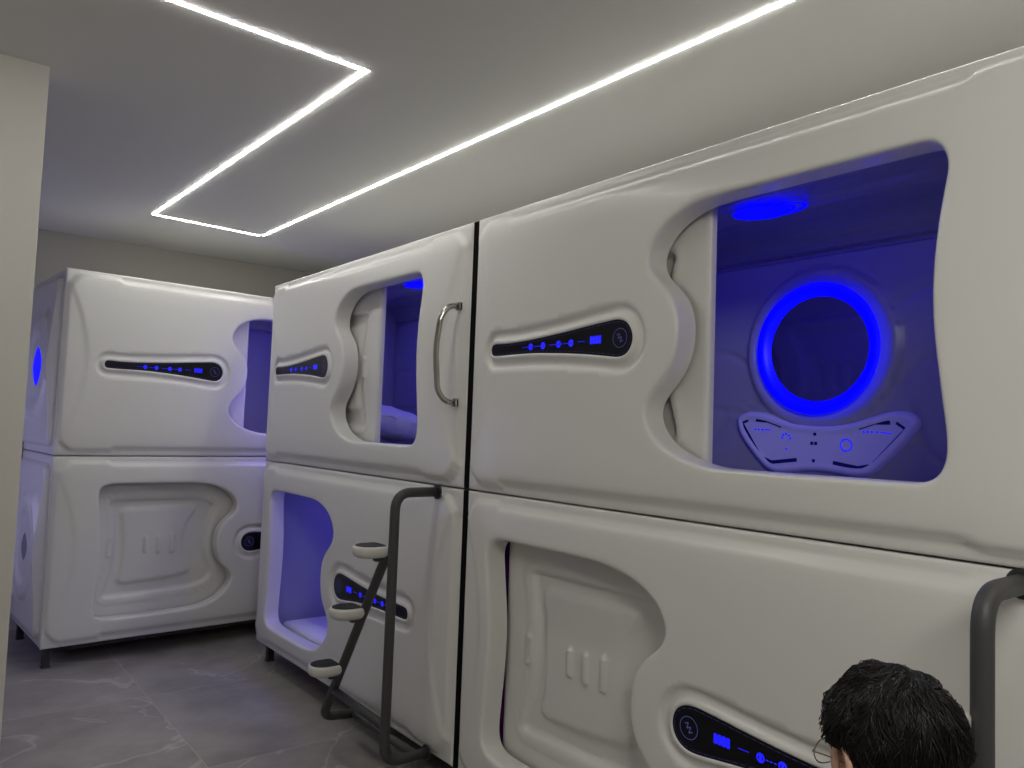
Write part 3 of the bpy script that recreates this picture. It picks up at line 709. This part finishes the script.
    gl.append(loft_tube([hc + Vector((-.009, .104, .006)), hc + Vector((0, .110, .010)), hc + Vector((.009, .104, .006))], .0011, 6))
    g = link('glasses', merge('glasses', gl, M['wire']), t); g['label'] = 'thin gold wire-rimmed glasses'
    link('lenses', merge('lens', lens, M['lens']), g)
    # hair: scalp cap + thousands of tapering locks
    def hairline(x, y, z):   # covers crown, back, sides above ears
        front = y > .35
        lim = .22 + .28 * max(0, y) if y > .1 else -.55
        if abs(x) > .5 and -.22 < y < .34: lim = .20
        return z > lim if not (y < -.1) else z > -.62
    def vol(x, y, z): return .007 + .016 * min(1, max(0, (z + .15) / .5)) + .010 * max(0, z) + .030 * max(0, -y) * max(0, z + .1) + .009 * noise.noise(Vector((x * 2.2, y * 2.2, z * 2.2 + 5))) + .005 * noise.noise(Vector((x * 6, y * 6, z * 6)))
    def surf(x, y, z, e=0):
        low = max(0, -z); v = vol(x, y, z)
        return hc + Vector((x * (.079 * (1 - .2 * low) + v + e), y * (.090 * (1 - (.34 if y < 0 else .05) * low) + v + e), z * (.116 + v + e)))
    CV = []; CF = []; a1, a2 = 80, 60; ok = {}
    for i in range(a2 + 1):
        ph = math.pi * i / a2
        for k in range(a1):
            a = 2 * math.pi * k / a1; x, y, z = math.sin(ph) * math.cos(a), math.sin(ph) * math.sin(a), math.cos(ph); CV.append(surf(x, y, z)); ok[len(CV) - 1] = hairline(x, y, z)
    for i in range(a2):
        for k in range(a1):
            q = (i * a1 + k, (i + 1) * a1 + k, (i + 1) * a1 + (k + 1) % a1, i * a1 + (k + 1) % a1)
            if all(ok[w] for w in q): CF.append(q)
    parts = []
    crown = Vector((.12, -.45, .88)).normalized(); n_l = 0; cnt = 0
    while n_l < 6500 and cnt < 40000:
        cnt += 1
        d = Vector(rng.normal(size=3)).normalized()
        if not hairline(d.x, d.y, d.z): continue
        # combed away from the crown with a swirl and clumping noise
        away = (d - crown * d.dot(crown)); away = away.normalized() if away.length > .05 else Vector((1, 0, 0))
        sw = d.cross(away); nz = Vector((noise.noise(d * 3 + Vector((3, 1, 0))), noise.noise(d * 3 + Vector((0, 7, 2))), noise.noise(d * 3 + Vector((5, 0, 4))))) * 1.5
        g = (away * 1.0 + sw * .45 + nz + Vector((0, .0, -.25))).normalized()
        L = random.uniform(.25, .55); lift = random.uniform(.0, .011); P = []; dd = (d - g * L * random.uniform(.2, .7)).normalized(); dd = dd if hairline(dd.x, dd.y, dd.z - .05) else d.copy(); curl = random.uniform(-.8, .8); g0 = g
        for s in range(7):
            f = s / 6; P.append(surf(dd.x, dd.y, dd.z, -.004 + lift * math.sin(f * 2.4) + (random.random() < .03) * .002)); ax = dd.normalized()
            g0 = (g0 - ax * g0.dot(ax)).normalized(); g0 = (Matrix.Rotation(curl / 6, 3, ax) @ g0); dd = (dd + g0 * L / 6).normalized()
            if not hairline(dd.x, dd.y, dd.z - (.1 if dd.y < -.15 else .03)) and s > 1: P.append(P[-1] + Vector((0, 0, -.003))); break
        n = len(P); w = random.uniform(.0008, .0021)
        parts.append(loft_tube(P, [w * (1 - .85 * k / (n - 1)) for k in range(n)], 4, False)); n_l += 1
    V = list(CV); Fs = list(CF)
    for v, f in parts: o_ = len(V); V += v; Fs += [tuple(i + o_ for i in q) for q in f]
    hair = link('hair', mesh_from('hair', V, Fs, M['hair']), t); hair['label'] = 'short tousled black hair'
    return t
person()
st = empty('stool', (PX - .02, PY - .05, 0), 0, label='low round stool under the seated person', cat='stool')
v, f = loft_tube([(0, 0, .335), (0, 0, .34), (0, 0, .365), (0, 0, .37)], [.155, .165, .165, .155], 32); link('seat', mesh_from('seat', v, f, M['stool'], recalc=True), st)
for k in range(4):
    a = math.pi / 4 + k * math.pi / 2; link('leg', tube_mesh('leg', [(.11 * math.cos(a), .11 * math.sin(a), .34), (.15 * math.cos(a), .15 * math.sin(a), 0)], .014, M['stool']), st)

# ------------------------------------------------------------------ lights
# area lamp strengthening the blue end lamp of the upper middle capsule
add_light('end_lamp_spill', None, (XF + .47, YA + .06, Z1 + .45), 2.4, .3, (math.radians(80), 0, 0), None, (.30, .24, 1))
add_light('side_blue_fill', None, (-.35, 5.6, 1.2), 3.8, .8, (0, math.radians(-90), 0), None, (.50, .48, 1))  # added blue fill behind the partition, lights the far stack's end panels
# added fill lamp behind the camera, tilted to brighten the right row
add_light('right_row_fill', None, (.25, -.7, CEIL - .03), 46, .9, (0, math.radians(-38), 0), 1.4, (1, .97, .90))

w = bpy.data.worlds.new('w'); sc.world = w; w.use_nodes = True; w.node_tree.nodes['Background'].inputs[0].default_value = (.05, .05, .055, 1); w.node_tree.nodes['Background'].inputs[1].default_value = .3

# ------------------------------------------------------------------ camera
cam = bpy.data.cameras.new('camera'); co = bpy.data.objects.new('camera', cam); COL.objects.link(co); sc.camera = co
cam.sensor_width = 36; cam.lens = F_PX / 1024 * 36; cam.clip_start = .02
fwd = Vector((math.sin(YAW) * math.cos(PITCH), math.cos(YAW) * math.cos(PITCH), math.sin(PITCH))); r = Vector((math.cos(YAW), -math.sin(YAW), 0)); u = r.cross(fwd)
c, s = math.cos(ROLL), math.sin(ROLL); R_, U_ = r * c + u * s, u * c - r * s
mw = Matrix((R_, U_, -fwd)).transposed().to_4x4(); mw.translation = (0, 0, CAM_H); co.matrix_world = mw
sc.view_settings.view_transform = 'Standard'; sc.view_settings.look = 'None'; sc.view_settings.exposure = .20
sc.cycles.use_denoising = True; sc.cycles.max_bounces = 8; sc.cycles.diffuse_bounces = 4; sc.cycles.sample_clamp_indirect = 4
